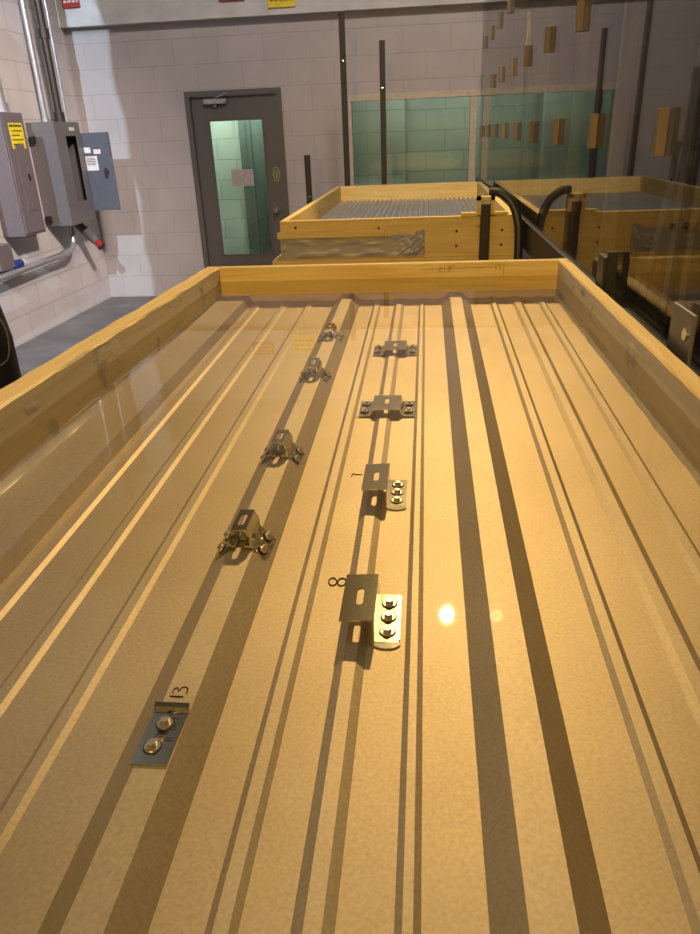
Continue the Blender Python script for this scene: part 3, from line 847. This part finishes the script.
trestle('trestle', -.83, .46, 4.5, .755, 'wooden trestle under the far stack of tanks, nearer one')
trestle('trestle', -.83, .46, 6.2, .755, 'wooden trestle under the far stack of tanks, farther one')
tag(obj('wood_strip', B(.185, .425, 3.985, 4.03, 1.1905, 1.207, bev=.002), M_wx), 'short pale board lying on the right front edge of the taped tank', 'board')

# post with wooden yoke in front of tank 2
tp = thing('steel_post', 'dark square steel post with wooden yoke in front of the taped tank', 'post', (.305, 3.93, 0))
obj('tube', B(-.024, .024, -.025, .025, 0, 1.25, bev=.003), M_brownsteel, tp)
obj('foot_plate', B(-.08, .08, -.05, .04, 0, .008), M_brownsteel, tp)
bm = bmesh.new(); box(bm, -.044, -.0245, -.03, .03, 1.205, 1.29); box(bm, .0245, .044, -.03, .03, 1.205, 1.29); box(bm, -.044, .044, -.03, .03, 1.272, 1.29)
obj('wooden_yoke', bm, M_wx, tp)
# hoses
def hose(label, pts, r):
    bm = bmesh.new(); tube(bm, [Vector(p) - Vector(pts[0]) for p in pts], r, 10, 5); o = obj('hose', bm, M_hose, None, True); o.location = pts[0]
    return tag(o, label, 'hose')
hose('black hose arching from the post top over the tank corner', [(.33, 3.99, 1.215 + .09), (.38, 3.97, 1.30), (.44, 3.95, 1.25), (.475, 3.93, 1.15), (.482, 3.92, 1.0), (.482, 3.91, .8), (.48, 3.88, .3), (.47, 3.8, .03), (.3, 3.5, .03)], .022)

# steel posts behind
def tall_post(x, y, z1, w, label):
    t = thing('steel_angle_post', label, 'post', (x, y, 0), 'tall dark steel posts by the back wall')
    bm = bmesh.new(); box(bm, -w / 2, w / 2, 0, .005, 0, z1); box(bm, -w / 2, -w / 2 + .005, 0, w, 0, z1); obj('angle', bm, M_brownsteel, t)
    obj('foot_plate', B(-.07, .07, -.05, .07, 0, .006), M_brownsteel, t)
    bm = bmesh.new(); cyl(bm, (0, .001, z1 - .35), (0, -.003, z1 - .35), .008, n=10); obj('bolt', bm, M_knob, t)
tall_post(-.705, 6.9, 2.52, .052, 'tallest dark steel post in front of the window left edge')
tall_post(-.372, 6.9, 2.305, .048, 'dark steel post in front of the window, right of the tallest one')
tall_post(-1.06, 6.9, 1.45, .055, 'short dark steel post left of the window behind the far tank')

# ------------------------------------------------------------------ clear partition on the right
XP = .53
cp = thing('clear_partition', 'tall clear acrylic partition with rows of small wooden blocks, right of the tanks', 'partition', (XP, 4, 0))
def Q(name, bm, mat, par=None, smooth=False):
    bmesh.ops.translate(bm, verts=bm.verts, vec=-Vector((XP, 4, 0))); return obj(name, bm, mat, par or cp, smooth)
seams = [-1.2, 1.635, 4.52, 7.4]
for a, b in zip(seams, seams[1:]): Q('acrylic_sheet', B(XP, XP + .010, a + .003, b - .003, 1.14, 4.2), M_acryl)
Q('acrylic_sheet', B(XP, XP + .010, 7.403, 8.0, 1.14, 4.2), M_acryl)
for y in seams[1:3]:
    s_ = Q('joint_strip', B(XP + .010, XP + .018, y - .012, y + .012, 1.14, 4.2), M_black)
Q('bottom_rail', B(XP - .015, XP + .06, -1.2, 8.0, 1.02, 1.155, bev=.003), M_black)
for y in (-1.0, 1.45, 3.4, 5.6, 7.8): Q('rail_leg', B(XP + .015, XP + .055, y - .03, y + .03, 0, 1.02), M_black)
# gusset plates and clamps on the rail
bm = bmesh.new(); box(bm, XP - .023, XP - .015, 1.40, 1.53, 1.06, 1.265, bev=.003)
gp = Q('gusset_plate', bm, M_boxgrey)
bm = bmesh.new(); cyl(bm, (XP - .023, 1.43, 1.222), (XP - .027, 1.43, 1.222), .012, n=14); Q('bolt', bm, M_knob, gp, True)
bm = bmesh.new(); cyl(bm, (XP - .023, 1.45, 1.10), (XP - .027, 1.45, 1.10), .010, n=14); Q('bolt', bm, M_knob, gp, True)
bm = bmesh.new(); box(bm, XP - .035, XP - .015, 2.10, 2.18, 1.10, 1.265, bev=.004); box(bm, XP - .028, XP - .001, 2.09, 2.10, 1.12, 1.28); Q('rail_clamp', bm, M_black)
for (y, z) in ((1.675, 1.395), (1.598, 1.405), (1.675, 2.2), (1.598, 2.2), (1.675, 1.86), (1.598, 1.86)):
    bm = bmesh.new(); cyl(bm, (XP, y, z), (XP - .006, y, z), .007, n=12); Q('bolt', bm, M_black, None, True)
# wooden blocks, staggered rows
R_ = random.Random(4)
def wblock(y, z, h=.098, d=.030):
    Q('wooden_block', B(XP - .022, XP - .0002, y - d / 2, y + d / 2, z - h / 2, z + h / 2, bev=.0015), M_block)
for k in range(-1, 9): wblock(1.815 + .72 * k, 1.582 + R_.uniform(-.004, .004))
for k in range(0, 7): wblock(2.195 + .725 * k, 1.942 + R_.uniform(-.004, .004))
for k in range(1, 9): wblock(1.83 + .72 * k, 2.312)
for k in range(3, 7): wblock(2.195 + .725 * k, 2.68)
# pale battens behind the sheets
for k in range(-1, 9): Q('batten', B(XP + .05, XP + .09, 1.815 + .72 * k - .02, 1.815 + .72 * k + .02, 1.155, 4.2), M_batten)
for k in range(3, 8): Q('batten', B(XP + .05, XP + .09, 2.175 + .72 * k - .012, 2.175 + .72 * k + .012, 1.155, 4.2), M_batten)
# sloping drilled brace behind the sheet
tb = thing('perforated_brace', 'pale sloping drilled metal brace behind the clear partition at top right', 'brace', (.72, 2.35, 0))
bm = bmesh.new(); a = [Vector((0, -.45, 2.6)), Vector((0, .55, .0))]
d = (a[1] - a[0]).normalized(); n_ = Vector((0, -d.z, d.y)) * .03
vs = []
for x in (0, .006):
    vs.append([bm.verts.new(p + Vector((x, 0, 0))) for p in (a[0] + n_, a[1] + n_, a[1] - n_, a[0] - n_)])
for k in range(4):
    l = (k + 1) % 4; bm.faces.new((vs[0][k], vs[0][l], vs[1][l], vs[1][k]))
bm.faces.new(vs[0]); bm.faces.new(vs[1][::-1]); obj('bar', bm, M_alu, tb)
bm = bmesh.new()
for k in range(1, 26):
    p = a[0].lerp(a[1], k / 27); cyl(bm, p + Vector((-.001, 0, 0)), p + Vector((.0005, 0, 0)), .007, n=10)
obj('bolt_holes', bm, M_black, tb)

# ------------------------------------------------------------------ black wrapped post at left
t = thing('wrapped_post', 'black wrapped post with a thin cable at the left edge beside the tank', 'post', (-1.63, 2.5, 0))
bm = bmesh.new(); n = 18; rings = []
R_ = random.Random(6)
hs = [0, .02, .3, .6, .8, .95, 1.02, 1.08, 1.11, 1.12]; rs = [.11, .10, .085, .078, .075, .078, .070, .062, .045, .01]
for h, r in zip(hs, rs): rings.append([bm.verts.new((math.cos(2 * math.pi * i / n) * r * (1 + R_.uniform(-.03, .03)), math.sin(2 * math.pi * i / n) * r, h)) for i in range(n)])
for a, b in zip(rings, rings[1:]):
    for i in range(n): bm.faces.new((a[i], a[(i + 1) % n], b[(i + 1) % n], b[i]))
bm.faces.new(rings[0][::-1]); bm.faces.new(rings[-1]); obj('wrapping', bm, M_hose, t, True)
bm = bmesh.new(); tube(bm, [(-.08, .02, 1.14), (.02, -.06, 1.12), (.078, -.03, 1.03), (.082, -.02, .95), (.07, -.045, .88), (0, -.086, .86), (-.07, -.06, .87)], .003, 6, 5); obj('cable', bm, M_alu, t, True)

# ------------------------------------------------------------------ unseen curtain added above the view, shaped to throw the wavy shade on the back wall
bm = bmesh.new(); n = 40; rows = []
R_ = random.Random(12)
for k in range(41):
    z = 2.72 + (6.6 - 2.72) * k / 40
    edge = -2.692 + .034 * max(0, min(1, (3.9 - z) / .8)) + .010 * math.sin(k * 2.1) + R_.uniform(-.008, .008)
    rows.append([bm.verts.new((edge + (-1.2 - edge) * i / n, 3.0 + .03 * math.sin(i * 1.3), z)) for i in range(n + 1)])
for a, b in zip(rows, rows[1:]):
    for i in range(n): bm.faces.new((a[i], a[i + 1], b[i + 1], b[i]))
ed = bmesh.ops.extrude_face_region(bm, geom=list(bm.faces))
for v in [e for e in ed['geom'] if isinstance(e, bmesh.types.BMVert)]: v.co.y += .004
tag(obj('shade_curtain', bm, M_curt), 'unseen dark curtain added above the view to shade the back wall', 'curtain')
